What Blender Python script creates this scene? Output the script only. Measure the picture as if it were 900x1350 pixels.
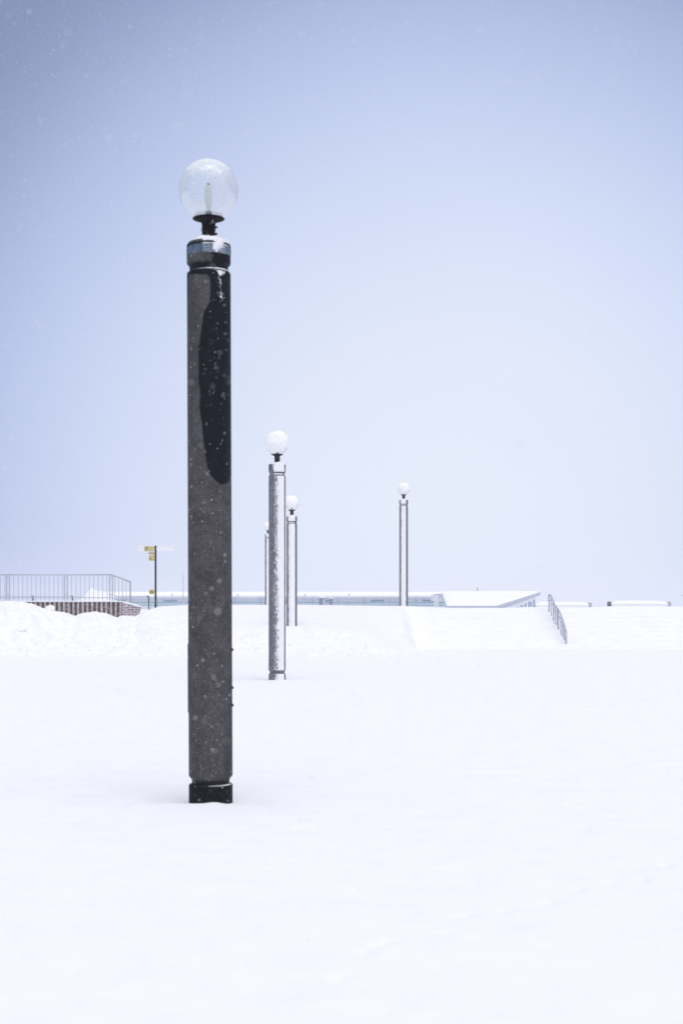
import bpy, bmesh, math, random
import numpy as np
from mathutils import Vector, noise as mn

random.seed(7)
rng = np.random.default_rng(11)
scene = bpy.context.scene
for o in list(bpy.data.objects):
    bpy.data.objects.remove(o)
col = scene.collection
R_ = math.radians
F = 1875.0            # focal length in photo pixels (50 mm on 36 mm tall frame)
EYE = 1.63

# ------------------------------------------------------------------ camera
cam_d = bpy.data.cameras.new('camera')
cam = bpy.data.objects.new('camera', cam_d)
col.objects.link(cam)
cam.location = (0, 0, EYE)
cam.rotation_euler = (R_(90), 0, 0)
cam_d.sensor_fit = 'VERTICAL'
cam_d.sensor_height = 36
cam_d.sensor_width = 24
cam_d.lens = 50
cam_d.shift_y = 121 / 1350
cam_d.clip_start = 0.05
cam_d.clip_end = 3000
cam_d.dof.use_dof = True
cam_d.dof.focus_distance = 34
cam_d.dof.aperture_fstop = 2.8
scene.camera = cam

# ------------------------------------------------------------------ world
SUN_EL, SUN_AZ = R_(61), R_(158)          # azimuth clockwise from +Y
world = bpy.data.worlds.new('World')
scene.world = world
world.use_nodes = True
nt = world.node_tree
nt.nodes.clear()
def N(t, tree=None, **k):
    n = (tree or nt).nodes.new(t)
    for a, b in k.items():
        setattr(n, a, b)
    return n
out = N('ShaderNodeOutputWorld')
bg = N('ShaderNodeBackground')
sky = N('ShaderNodeTexSky', sky_type='NISHITA', sun_disc=False, sun_elevation=SUN_EL,
        sun_rotation=SUN_AZ, dust_density=6, air_density=1.5)
SKY_STR = 0.05
bg.inputs['Strength'].default_value = SKY_STR
tc = N('ShaderNodeTexCoord')
nrm = N('ShaderNodeVectorMath', operation='NORMALIZE')
nt.links.new(tc.outputs['Generated'], nrm.inputs[0])
# lens vignetting painted into sky around a point ahead; bright overhead to light snow
gd = Vector(((590 - 450) / F, 1, -(690 - 796) / F)).normalized()
dot = N('ShaderNodeVectorMath', operation='DOT_PRODUCT')
dot.inputs[1].default_value = gd
nt.links.new(nrm.outputs[0], dot.inputs[0])
ac = N('ShaderNodeMath', operation='ARCCOSINE')
nt.links.new(dot.outputs['Value'], ac.inputs[0])
mr = N('ShaderNodeMapRange')
mr.inputs['From Max'].default_value = R_(40)
nt.links.new(ac.outputs[0], mr.inputs['Value'])
ramp = N('ShaderNodeValToRGB')
nt.links.new(mr.outputs[0], ramp.inputs[0])
cr = ramp.color_ramp
cr.interpolation = 'B_SPLINE'
stops = [(0.0, (.83, .885, 1.0)), (.2, (.79, .85, 1.0)), (.36, (.63, .715, .96)), (.50, (.435, .52, .785)),
         (.62, (.20, .255, .44)), (.80, (.27, .32, .46)), (1.0, (.40, .45, .58))]
while len(cr.elements) < len(stops):
    cr.elements.new(.5)
for e, (p, c) in zip(cr.elements, stops):
    e.position = p
    e.color = (*c, 1)
sep = N('ShaderNodeSeparateXYZ')
nt.links.new(nrm.outputs[0], sep.inputs[0])
up = N('ShaderNodeMapRange', interpolation_type='SMOOTHSTEP')
up.inputs['From Min'].default_value = .48
up.inputs['From Max'].default_value = .85
nt.links.new(sep.outputs['Z'], up.inputs['Value'])
mx = N('ShaderNodeMix', data_type='RGBA')
nt.links.new(up.outputs[0], mx.inputs['Factor'])
nt.links.new(ramp.outputs[0], mx.inputs['A'])
mx.inputs['B'].default_value = (.92, .935, 1.02, 1)
# soft unevenness of the cloud deck
nz = N('ShaderNodeTexNoise')
nz.inputs['Scale'].default_value = 3.0
nz.inputs['Detail'].default_value = 3
nt.links.new(nrm.outputs[0], nz.inputs['Vector'])
nzr = N('ShaderNodeMapRange')
nzr.inputs['To Min'].default_value = .95 / SKY_STR
nzr.inputs['To Max'].default_value = 1.05 / SKY_STR
nt.links.new(nz.outputs['Fac'], nzr.inputs['Value'])
sc_ = N('ShaderNodeVectorMath', operation='SCALE')
nt.links.new(mx.outputs['Result'], sc_.inputs[0])
nt.links.new(nzr.outputs[0], sc_.inputs['Scale'])
mix2 = N('ShaderNodeMix', data_type='RGBA')
mix2.inputs['Factor'].default_value = .96
nt.links.new(sky.outputs[0], mix2.inputs['A'])
nt.links.new(sc_.outputs[0], mix2.inputs['B'])
nt.links.new(mix2.outputs['Result'], bg.inputs['Color'])
nt.links.new(bg.outputs[0], out.inputs[0])

sun_d = bpy.data.lights.new('sun', 'SUN')
sun_d.energy = 1.38
sun_d.angle = R_(60)
sun_d.color = (1, .96, .935)
sun = bpy.data.objects.new('sun', sun_d)
col.objects.link(sun)
sd = Vector((math.sin(SUN_AZ) * math.cos(SUN_EL), math.cos(SUN_AZ) * math.cos(SUN_EL), math.sin(SUN_EL)))
sun.rotation_euler = sd.to_track_quat('Z', 'Y').to_euler()

scene.view_settings.view_transform = 'Standard'
scene.view_settings.look = 'None'
scene.view_settings.exposure = 0.0
scene.view_settings.gamma = 1
scene.cycles.volume_bounces = 2
scene.cycles.transparent_max_bounces = 16
scene.cycles.max_bounces = 8
scene.cycles.diffuse_bounces = 4

# ------------------------------------------------------------------ materials
def new_mat(name):
    m = bpy.data.materials.new(name)
    m.use_nodes = True
    m.node_tree.nodes.clear()
    return m, m.node_tree

def mat(name, base, rough=.6, var=.15, scale=30, bump=.0, bscale=None, metal=0, spec=.5, speck=None, rust=None):
    """procedural principled material: base colour varied by noise, optional specks"""
    m, t = new_mat(name)
    o = N('ShaderNodeOutputMaterial', t)
    p = N('ShaderNodeBsdfPrincipled', t)
    p.inputs['Roughness'].default_value = rough
    p.inputs['Metallic'].default_value = metal
    p.inputs['Specular IOR Level'].default_value = spec
    tcn = N('ShaderNodeTexCoord', t)
    n = N('ShaderNodeTexNoise', t)
    n.inputs['Scale'].default_value = scale
    n.inputs['Detail'].default_value = 5
    n.inputs['Roughness'].default_value = .65
    t.links.new(tcn.outputs['Object'], n.inputs['Vector'])
    r = N('ShaderNodeValToRGB', t)
    r.color_ramp.elements[0].position = .3
    r.color_ramp.elements[1].position = .7
    r.color_ramp.elements[0].color = (*[c * (1 - var) for c in base], 1)
    r.color_ramp.elements[1].color = (*[min(1, c * (1 + var)) for c in base], 1)
    t.links.new(n.outputs['Fac'], r.inputs[0])
    last = r.outputs[0]
    if speck:
        sc, thr, c2 = speck
        v = N('ShaderNodeTexNoise', t)
        v.inputs['Scale'].default_value = sc
        v.inputs['Detail'].default_value = 3
        t.links.new(tcn.outputs['Object'], v.inputs['Vector'])
        q = N('ShaderNodeMapRange', t)
        q.inputs['From Min'].default_value = thr
        q.inputs['From Max'].default_value = thr + .1
        t.links.new(v.outputs['Fac'], q.inputs['Value'])
        x = N('ShaderNodeMix', t, data_type='RGBA')
        t.links.new(q.outputs[0], x.inputs['Factor'])
        t.links.new(last, x.inputs['A'])
        x.inputs['B'].default_value = (*c2, 1)
        last = x.outputs['Result']
    t.links.new(last, p.inputs['Base Color'])
    if bump:
        b = N('ShaderNodeBump', t)
        b.inputs['Strength'].default_value = bump
        b.inputs['Distance'].default_value = .01
        n2 = N('ShaderNodeTexNoise', t)
        n2.inputs['Scale'].default_value = bscale or scale
        n2.inputs['Detail'].default_value = 6
        t.links.new(tcn.outputs['Object'], n2.inputs['Vector'])
        t.links.new(n2.outputs['Fac'], b.inputs['Height'])
        t.links.new(b.outputs[0], p.inputs['Normal'])
    t.links.new(p.outputs[0], o.inputs[0])
    return m

def snow_mat(name, base=(.90, .898, .925), bump=.5, bscale=9, dist=.03):
    m = mat(name, base, rough=.9, var=.025, scale=3, spec=.2)
    t = m.node_tree
    p = [n for n in t.nodes if n.type == 'BSDF_PRINCIPLED'][0]
    tcn = N('ShaderNodeTexCoord', t)
    n1 = N('ShaderNodeTexNoise', t)
    n1.inputs['Scale'].default_value = bscale
    n1.inputs['Detail'].default_value = 9
    n1.inputs['Roughness'].default_value = .6
    t.links.new(tcn.outputs['Object'], n1.inputs['Vector'])
    b = N('ShaderNodeBump', t)
    b.inputs['Strength'].default_value = bump
    b.inputs['Distance'].default_value = dist
    t.links.new(n1.outputs['Fac'], b.inputs['Height'])
    t.links.new(b.outputs[0], p.inputs['Normal'])
    return m

M = {}
M['snow_ground'] = snow_mat('snow_ground', bump=.35, bscale=5, dist=.02)
M['snow'] = snow_mat('snow_packed', base=(.96, .96, .97), bump=.5, bscale=60, dist=.01)
M['granite'] = mat('granite_weathered', (.072, .068, .073), rough=.75, var=.34, scale=9, bump=.3, bscale=160, spec=.2,
                   speck=(70, .56, (.130, .127, .135)))
M['granite_hazed'] = mat('granite_with_painted_haze', (.125, .12, .145), rough=.85, var=.3, scale=14, bump=.3, bscale=120, spec=.1,  # paler copy of the granite, distance haze painted into its colour
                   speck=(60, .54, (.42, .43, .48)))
M['granite_wet'] = mat('granite_wet', (.006, .007, .010), rough=.6, var=.4, scale=40, spec=.05, speck=(75, .60, (.035, .042, .055)))
M['blackmetal'] = mat('black_metal', (.004, .004, .006), rough=.7, var=.3, scale=20, spec=.05)
M['louvre'] = mat('blue_louvre', (.075, .135, .215), rough=.5, var=.3, scale=60)
M['dark'] = mat('dark_recess', (.012, .012, .016), rough=.8, spec=.1)
M['steel'] = mat('galvanised_steel', (.50, .53, .60), rough=.45, var=.12, scale=30, metal=.3)
M['steel_dark'] = mat('painted_steel_dark', (.07, .10, .14), rough=.5, var=.2, scale=20)
M['postblue'] = mat('navy_post_paint', (.006, .012, .03), rough=.6, spec=.1, var=.3, scale=20, speck=(30, .66, (.5, .53, .6)))
M['yellow'] = mat('yellow_board', (.62, .52, .20), rough=.6, var=.18, scale=16)
M['ochre'] = mat('ochre_lettering', (.36, .27, .08), rough=.6, var=.2, scale=20)
M['white'] = mat('white_board', (.92, .92, .93), rough=.6, var=.04, scale=8)
M['concrete'] = mat('pale_concrete', (.52, .56, .65), rough=.85, var=.1, scale=4, bump=.2)
M['wallblue'] = mat('hazed_blue_cladding', (.84, .88, .94), rough=.7, var=.06, scale=2)  # far walls: fading with distance is painted into this pale blue
M['teal'] = mat('teal_trim', (.24, .40, .48), rough=.6, var=.15, scale=3)
M['pinkband'] = mat('weathered_band', (.80, .80, .87), rough=.8, var=.08, scale=3)
M['glasswin'] = mat('window_glass', (.30, .42, .54), rough=.12, var=.1, scale=2, spec=.6)
M['cabinet'] = mat('grey_blue_cabinet', (.20, .25, .37), rough=.6, var=.12, scale=5)
M['bulb'] = mat('opal_bulb', (.62, .67, .64), rough=.3, var=.15, scale=40)

def brick_mat(name, c1, c2, mortar, bw, bh, ms):
    m, t = new_mat(name)
    o = N('ShaderNodeOutputMaterial', t)
    p = N('ShaderNodeBsdfPrincipled', t)
    p.inputs['Roughness'].default_value = .85
    tcn = N('ShaderNodeTexCoord', t)
    mp = N('ShaderNodeMapping', t)
    mp.inputs['Rotation'].default_value = (R_(90), 0, 0)
    t.links.new(tcn.outputs['Object'], mp.inputs[0])
    b = N('ShaderNodeTexBrick', t)
    b.inputs['Color1'].default_value = (*c1, 1)
    b.inputs['Color2'].default_value = (*c2, 1)
    b.inputs['Mortar'].default_value = (*mortar, 1)
    b.inputs['Scale'].default_value = 1
    b.inputs['Mortar Size'].default_value = ms
    b.inputs['Brick Width'].default_value = bw
    b.inputs['Row Height'].default_value = bh
    t.links.new(mp.outputs[0], b.inputs['Vector'])
    n = N('ShaderNodeTexNoise', t)
    n.inputs['Scale'].default_value = 12
    n.inputs['Detail'].default_value = 5
    t.links.new(tcn.outputs['Object'], n.inputs['Vector'])
    q = N('ShaderNodeMapRange', t)
    q.inputs['From Min'].default_value = .58
    q.inputs['From Max'].default_value = .7
    q.inputs['To Max'].default_value = .75
    t.links.new(n.outputs['Fac'], q.inputs['Value'])
    x = N('ShaderNodeMix', t, data_type='RGBA')
    t.links.new(q.outputs[0], x.inputs['Factor'])
    t.links.new(b.outputs['Color'], x.inputs['A'])
    x.inputs['B'].default_value = (.8, .82, .86, 1)          # blown snow stuck in the joints
    t.links.new(x.outputs['Result'], p.inputs['Base Color'])
    t.links.new(p.outputs[0], o.inputs[0])
    return m
M['brick_dark'] = brick_mat('dark_brown_brick', (.060, .030, .028), (.095, .048, .042), (.2, .17, .17), .09, .07, .008)
M['brick_rib'] = brick_mat('pale_rib_brick', (.40, .29, .27), (.25, .16, .145), (.6, .58, .6), .09, .07, .010)
M['brick_wing'] = brick_mat('pinkish_brick', (.36, .27, .29), (.28, .20, .22), (.66, .64, .68), .22, .09, .012)

def globe_mat(name, frost):
    m, t = new_mat(name)
    o = N('ShaderNodeOutputMaterial', t)
    tr = N('ShaderNodeBsdfTransparent', t)
    tr.inputs[0].default_value = (.95, .97, .975, 1)
    gl = N('ShaderNodeBsdfGlossy', t)
    gl.inputs['Roughness'].default_value = .06
    fr = N('ShaderNodeFresnel', t)
    fr.inputs['IOR'].default_value = 1.45
    m1 = N('ShaderNodeMixShader', t)
    fs_ = N('ShaderNodeMath', t, operation='MULTIPLY')
    fs_.inputs[1].default_value = .28
    t.links.new(fr.outputs[0], fs_.inputs[0])
    t.links.new(fs_.outputs[0], m1.inputs[0])
    t.links.new(tr.outputs[0], m1.inputs[1])
    t.links.new(gl.outputs[0], m1.inputs[2])
    df = N('ShaderNodeBsdfDiffuse', t)
    df.inputs[0].default_value = (.93, .95, .95, 1)
    tl = N('ShaderNodeBsdfTranslucent', t)
    tl.inputs[0].default_value = (.93, .95, .95, 1)
    m2 = N('ShaderNodeMixShader', t)
    m2.inputs[0].default_value = .6
    t.links.new(df.outputs[0], m2.inputs[1])
    t.links.new(tl.outputs[0], m2.inputs[2])
    tcn = N('ShaderNodeTexCoord', t)
    n = N('ShaderNodeTexNoise', t)
    n.inputs['Scale'].default_value = 5
    n.inputs['Detail'].default_value = 7
    n.inputs['Roughness'].default_value = .6
    t.links.new(tcn.outputs['Object'], n.inputs['Vector'])
    q = N('ShaderNodeMapRange', t)
    q.inputs['From Min'].default_value = .3
    q.inputs['From Max'].default_value = .75
    q.inputs['To Min'].default_value = frost * .4
    q.inputs['To Max'].default_value = frost * 1.5
    t.links.new(n.outputs['Fac'], q.inputs['Value'])
    # rime patch near the crown, irregular edge
    sx_ = N('ShaderNodeVectorMath', t, operation='DISTANCE')
    sx_.inputs[1].default_value = (-.01, -.10, 5.27)
    t.links.new(tcn.outputs['Object'], sx_.inputs[0])
    ad = N('ShaderNodeMath', t, operation='MULTIPLY_ADD')
    n9 = N('ShaderNodeTexNoise', t)
    n9.inputs['Scale'].default_value = 11
    n9.inputs['Detail'].default_value = 8
    n9.inputs['Roughness'].default_value = .7
    t.links.new(tcn.outputs['Object'], n9.inputs['Vector'])
    t.links.new(n9.outputs['Fac'], ad.inputs[0])
    ad.inputs[1].default_value = .55
    t.links.new(sx_.outputs['Value'], ad.inputs[2])
    rq = N('ShaderNodeMapRange', t)
    rq.inputs['From Min'].default_value = .50
    rq.inputs['From Max'].default_value = .40
    rq.inputs['To Min'].default_value = 0
    rq.inputs['To Max'].default_value = .85
    t.links.new(ad.outputs[0], rq.inputs['Value'])
    mxx = N('ShaderNodeMath', t, operation='MAXIMUM')
    t.links.new(q.outputs[0], mxx.inputs[0])
    t.links.new(rq.outputs[0], mxx.inputs[1])
    m3 = N('ShaderNodeMixShader', t)
    t.links.new(mxx.outputs[0], m3.inputs[0])
    t.links.new(m1.outputs[0], m3.inputs[1])
    t.links.new(m2.outputs[0], m3.inputs[2])
    t.links.new(m3.outputs[0], o.inputs[0])
    return m
M['globe'] = globe_mat('frosted_clear_globe', .27)

def stained_granite():
    """dry granite, wet where the painted-by-rain attribute 'wet' is high"""
    m = M['granite'].copy()
    m.name = 'granite_with_wet_stain'
    t = m.node_tree
    p = [n for n in t.nodes if n.type == 'BSDF_PRINCIPLED'][0]
    p.inputs['Specular IOR Level'].default_value = .08
    o = [n for n in t.nodes if n.type == 'OUTPUT_MATERIAL'][0]
    src = p.inputs['Base Color'].links[0].from_socket
    at = N('ShaderNodeAttribute', t)
    at.attribute_name = 'wet'
    x = N('ShaderNodeMix', t, data_type='RGBA', blend_type='MULTIPLY')
    t.links.new(at.outputs['Fac'], x.inputs['Factor'])
    t.links.new(src, x.inputs['A'])
    x.inputs['B'].default_value = (.05, .08, .13, 1)
    t.links.new(x.outputs['Result'], p.inputs['Base Color'])
    rr = N('ShaderNodeMapRange', t)
    rr.inputs['To Min'].default_value = .75
    rr.inputs['To Max'].default_value = .5
    t.links.new(at.outputs['Fac'], rr.inputs['Value'])
    t.links.new(rr.outputs[0], p.inputs['Roughness'])
    return m
M['stained'] = stained_granite()

# ------------------------------------------------------------------ helpers
def P(px, py, d):
    return Vector(((px - 450) / F * d, d, EYE - (py - 796) / F * d))

def link(name, me, m, parent=None, smooth=False):
    o = bpy.data.objects.new(name, me)
    col.objects.link(o)
    if m:
        me.materials.append(m)
    if parent:
        o.parent = parent
    if smooth and len(me.polygons):
        me.polygons.foreach_set('use_smooth', [True] * len(me.polygons))
    return o

def from_bm(name, bm, m, parent=None, smooth=False):
    bmesh.ops.recalc_face_normals(bm, faces=bm.faces)
    me = bpy.data.meshes.new(name)
    bm.to_mesh(me)
    bm.free()
    return link(name, me, m, parent, smooth)

def grid_mesh(name, co, m, parent=None, closed=False, smooth=True):
    """co: (rows, cols, 3) array"""
    r, c, _ = co.shape
    idx = np.arange(r * c).reshape(r, c)
    a = idx[:-1, :-1]; b = idx[:-1, 1:]; d = idx[1:, 1:]; e = idx[1:, :-1]
    q = np.stack([a, b, d, e], -1).reshape(-1, 4)
    if closed:
        q2 = np.stack([idx[:-1, -1], idx[:-1, 0], idx[1:, 0], idx[1:, -1]], -1)
        q = np.concatenate([q, q2])
    me = bpy.data.meshes.new(name)
    me.vertices.add(r * c)
    me.vertices.foreach_set('co', co.reshape(-1).astype(np.float32))
    me.loops.add(q.size)
    me.loops.foreach_set('vertex_index', q.reshape(-1).astype(np.int32))
    me.polygons.add(len(q))
    me.polygons.foreach_set('loop_start', np.arange(0, q.size, 4, dtype=np.int32))
    me.update(calc_edges=True)
    me.validate()
    return link(name, me, m, parent, smooth)

def lathe(name, prof, m, parent=None, seg=64, smooth=True):
    co = np.zeros((len(prof), seg, 3))
    a = np.linspace(0, 2 * math.pi, seg, endpoint=False)
    for i, (r, z) in enumerate(prof):
        co[i, :, 0] = r * np.cos(a)
        co[i, :, 1] = r * np.sin(a)
        co[i, :, 2] = z
    o = grid_mesh(name, co, m, parent, closed=True, smooth=smooth)
    if smooth:
        sharp_edges(o.data, 32)
    return o

def sharp_edges(me, deg):
    bm = bmesh.new()
    bm.from_mesh(me)
    for e in bm.edges:
        if len(e.link_faces) == 2 and e.calc_face_angle(0) > R_(deg):
            e.smooth = False
    bm.to_mesh(me)
    bm.free()

def box(bm, c, s, rz=0, bev=0):
    r = bmesh.ops.create_cube(bm, size=1)
    vs = r['verts']
    ca, sa = math.cos(rz), math.sin(rz)
    for v in vs:
        x, y, z = v.co.x * s[0], v.co.y * s[1], v.co.z * s[2]
        v.co = (c[0] + x * ca - y * sa, c[1] + x * sa + y * ca, c[2] + z)
    if bev:
        es = list({e for v in vs for e in v.link_edges})
        bmesh.ops.bevel(bm, geom=es, offset=bev, segments=2, affect='EDGES')

def boxo(name, c, s, m, parent=None, rz=0, bev=0):
    bm = bmesh.new()
    box(bm, c, s, rz, bev)
    return from_bm(name, bm, m, parent)

def tube(bm, pts, r, seg=8):
    rings = []
    for i, p in enumerate(pts):
        p = Vector(p)
        a = Vector(pts[max(0, i - 1)]); b = Vector(pts[min(len(pts) - 1, i + 1)])
        d = (b - a).normalized()
        u = d.cross(Vector((0, 0, 1)))
        if u.length < 1e-3:
            u = Vector((1, 0, 0))
        u.normalize()
        w = d.cross(u)
        rings.append([bm.verts.new(p + r * (math.cos(t) * u + math.sin(t) * w))
                      for t in [2 * math.pi * k / seg for k in range(seg)]])
    for i in range(len(rings) - 1):
        for k in range(seg):
            bm.faces.new((rings[i][k], rings[i][(k + 1) % seg], rings[i + 1][(k + 1) % seg], rings[i + 1][k]))
    bm.faces.new(rings[0]); bm.faces.new(rings[-1][::-1])

def tubeo(name, pts, r, m, parent=None, seg=8):
    bm = bmesh.new()
    tube(bm, pts, r, seg)
    return from_bm(name, bm, m, parent, True)

def prism(name, poly, thick, m, parent=None):
    """closed polygon of 3-D points extruded by vector thick"""
    bm = bmesh.new()
    t = Vector(thick)
    a = [bm.verts.new(p) for p in poly]
    b = [bm.verts.new(Vector(p) + t) for p in poly]
    bm.faces.new(a); bm.faces.new(b[::-1])
    n = len(a)
    for i in range(n):
        bm.faces.new((a[i], a[(i + 1) % n], b[(i + 1) % n], b[i]))
    return from_bm(name, bm, m, parent)

def thing(name, label, cat, loc=(0, 0, 0), rz=0, group=None):
    o = bpy.data.objects.new(name, None)
    col.objects.link(o)
    o.location = loc
    o.rotation_euler = (0, 0, rz)
    o.empty_display_size = .2
    tag(o, label, cat, group)
    return o

def tag(o, label=None, cat=None, group=None, kind=None):
    if label: o['label'] = label
    if cat: o['category'] = cat
    if group: o['group'] = group
    if kind: o['kind'] = kind
    return o

# value noise, numpy
def vnoise(x, y, seed=0):
    xi = np.floor(x).astype(np.int64); yi = np.floor(y).astype(np.int64)
    fx = x - xi; fy = y - yi
    fx = fx * fx * fx * (fx * (fx * 6 - 15) + 10); fy = fy * fy * fy * (fy * (fy * 6 - 15) + 10)
    def h(a, b):
        n = (a * 374761393 + b * 668265263 + seed * 1442695041) & 0xffffffff
        n = ((n ^ (n >> 13)) * 1274126177) & 0xffffffff
        n = n ^ (n >> 16)
        return (n & 0xffffff) / float(0xffffff)
    return ((h(xi, yi) * (1 - fx) + h(xi + 1, yi) * fx) * (1 - fy)
            + (h(xi, yi + 1) * (1 - fx) + h(xi + 1, yi + 1) * fx) * fy) * 2 - 1
def fbm(x, y, octs=4, seed=0, gain=.5):
    s = 0; a = 1; n = 0
    for k in range(octs):
        c, q = math.cos(.7 * k), math.sin(.7 * k)
        s = s + a * vnoise((x * c - y * q) * 2 ** k, (x * q + y * c) * 2 ** k, seed + k * 7)
        n += a; a *= gain
    return s / n
def ss(a, b, x):
    t = np.clip((x - a) / (b - a), 0, 1)
    return t * t * (3 - 2 * t)

# ------------------------------------------------------------------ snow-covered ground
CREST_PX = [-400, 180, 205, 250, 400, 530, 560, 600, 660, 700, 760, 800, 850, 900, 1300]
CREST_PY = [797, 799, 799.5, 797.5, 797.5, 799, 800.5, 801.5, 801.5, 800.5, 801.5, 799.5, 799, 800, 800]
PILE_PX = [-600, -60, 0, 30, 45, 60, 80, 96, 108, 122, 135, 152, 162, 178, 190, 200]
PILE_PY = [800, 796, 793.8, 794.5, 798, 804, 807.5, 814.5, 809.5, 807.5, 809.5, 817, 813, 814, 807, 800]
ST_Y0, ST_Y1, NST = 51.6, 57.0, 9
TRACKS = [(447, 1290), (478, 1258), (492, 1248), (508, 1243), (585, 1232), (600, 1210), (614, 1206), (660, 1200),
          (720, 1189), (757, 1169), (805, 1160), (850, 1156), (876, 1139), (30, 1057), (60, 1057), (322, 1092),
          (395, 1091), (418, 1093), (750, 1060), (700, 1075)]
def terrain(x, y):
    yy = np.maximum(y, 1)
    px = 450 + x / yy * F
    dcr = 57.0
    px57 = 450 + x / np.clip(yy, 40, 60) * F
    H = EYE - (np.interp(px57, CREST_PX, CREST_PY) - 796) / F * dcr
    # left: ploughed-up slope, right: snow-filled stair
    left = np.interp(y, [39.5, 41, 42.5, 44, 45.3, 46.5, 49, 52, 55, 57], [0, .02, .08, .26, .52, .76, .86, 1.08, 1.40, 1.5]) / 1.5
    left2 = ss(46, 57.3, y) ** 1.1
    wgt = ss(470, 545, px) 
    left = left * (1 - wgt) + left2 * wgt
    s = np.clip((y - ST_Y0) / (ST_Y1 - ST_Y0), 0, 1) * NST
    k = np.floor(s); f = s - k
    edge = fbm(x * 1.3, y * .5, 3, 5) * .10
    st = np.minimum((k + ss(.0, .26, f + edge)) / NST, 1)
    st = .88 * st + .12 * np.clip(s / NST, 0, 1)
    wx = ss(2.25, 2.75, x + .12 * fbm(y * 1.5, x, 2, 9))
    prof = left * (1 - wx) + st * wx
    z = H * prof
    # terrace settles behind the crest
    z = z - ss(57.6, 60, y) * (H - 1.27)
    # ground falls away toward the shore
    z = z - ss(96, 108, y) * 2.8
    # ploughed pile in front of the brick wall
    pc = EYE - (np.interp(450 + x / np.clip(yy, 45, 54) * F, PILE_PX, PILE_PY) - 796) / F * 53.2
    base_w = ss(215, 178, 450 + x / np.clip(yy, 45, 57) * F)
    rise = np.interp(y, [39.5, 41, 42.5, 44.5, 47, 50, 52, 53.2, 57], [0, .02, .07, .22, .5, .72, .88, 1, 1])
    pz = pc * rise
    beh = np.minimum(pc, 1.25)
    pz = np.where(y > 54.4, pz + (beh - pz) * ss(54.4, 55.2, y), pz)
    m = base_w * ss(39.5, 43, y) * ss(66, 60, y)
    z = z * (1 - m) + pz * m
    # lumps
    lump_zone = ss(40.5, 45, y) * ss(57.5, 54, y) * ss(3.2, 1.0, x)
    ridge = 1 - np.abs(fbm(x * 1.1, y * 1.1, 4, 3))
    zone2 = ss(-3.0, -8.0, x) * .75 + .40 * ss(500, 420, px)
    z = z + lump_zone * zone2 * ((ridge - .75) * .30 * ss(53.4, 51.5, y) + fbm(x * 3.2, y * 3.2, 3, 21) * .05)
    # toe of the pile with scattered clods
    toe = ss(41.2, 42.2, y) * ss(47, 44.5, y) * ss(2.6, .8, x)
    cl = fbm(x * 2.4, y * 2.4, 3, 33)
    z = z + toe * ss(.15, .7, cl) * .14
    # big rounded heap at left
    for (bx, by, br, bh) in [(-11.9, 47.5, 1.7, .62), (-10.6, 49.6, 1.1, .25), (-8.5, 50, 1.2, .18), 
                             (-11.5, 65.5, 1.1, .85), (-10.7, 65.3, .8, .55), (-3.6, 44.2, 1.0, .14)]:
        r2 = ((x - bx) ** 2 + (y - by) ** 2) / br ** 2
        z = z + bh * np.exp(-r2 * 1.6) * (1 + .25 * fbm(x * 2, y * 2, 3, 8))
    # gentle drifts on the open field
    z = z + fbm(x * .22, y * .35, 3, 2) * .022 * ss(75, 45, y) + fbm(x * 1.0, y * 1.9, 3, 4) * .006
    z = z + ss(30, 14, y) * np.maximum(fbm(x * 2.3, y * 4.5, 3, 14), 0) * .010
    # wind scoop and little drift at the first lamp
    lx, ly = LX1, LY1
    r = np.sqrt((x - lx) ** 2 + (y - ly) ** 2)
    z = z - .03 * np.exp(-((r - .32) / .16) ** 2) * (y > ly - .2)
    z = z + .016 * np.exp(-(((x - lx - .05) / .08) ** 2 + ((y - ly + .26) / .10) ** 2))
    z = z + .018 * np.exp(-(((x - lx + .5) / .45) ** 2 + ((y - ly + .4) / .22) ** 2))
    for (tx, ty) in TRACKS:
        d = EYE * F / (ty - 796)
        cx = (tx - 450) / F * d
        z = z - .017 * np.exp(-(((x - cx) / .05) ** 2 + ((y - d) / .06) ** 2)) \
              + .008 * np.exp(-(((x - cx - .07) / .05) ** 2 + ((y - d + .06) / .05) ** 2))
    return z

LY1 = 11.80
LX1 = (278 - 450) / F * LY1
rows = np.concatenate([np.linspace(-30, 2.5, 24), np.arange(2.6, 5, .1), np.arange(5, 14, .045), np.arange(14, 40, .16),
                       np.arange(40, 51.5, .075), np.arange(51.5, 57.8, .04), np.arange(57.9, 68, .12),
                       np.arange(68, 112, .8), np.geomspace(113, 700, 40)])
u = np.concatenate([-np.geomspace(6, .31, 50), np.linspace(-.30, .30, 560), np.geomspace(.31, 6, 50)])
YY, UU = np.meshgrid(rows, u, indexing='ij')
XX = UU * (np.maximum(YY, 0) + 2.0 + 3 * np.exp(-np.maximum(YY, 0) / 3))
XX = np.clip(XX, -600, 600) + UU * .01
ZZ = terrain(XX, YY)
ground = grid_mesh('snow_field', np.stack([XX, YY, ZZ], -1)[:, ::1], M['snow_ground'])
if ground.data.polygons[1000].normal.z < 0:
    ground.data.flip_normals()
tag(ground, kind='structure')
def gz(x, y):
    return float(terrain(np.array([float(x)]), np.array([float(y)]))[0])

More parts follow.
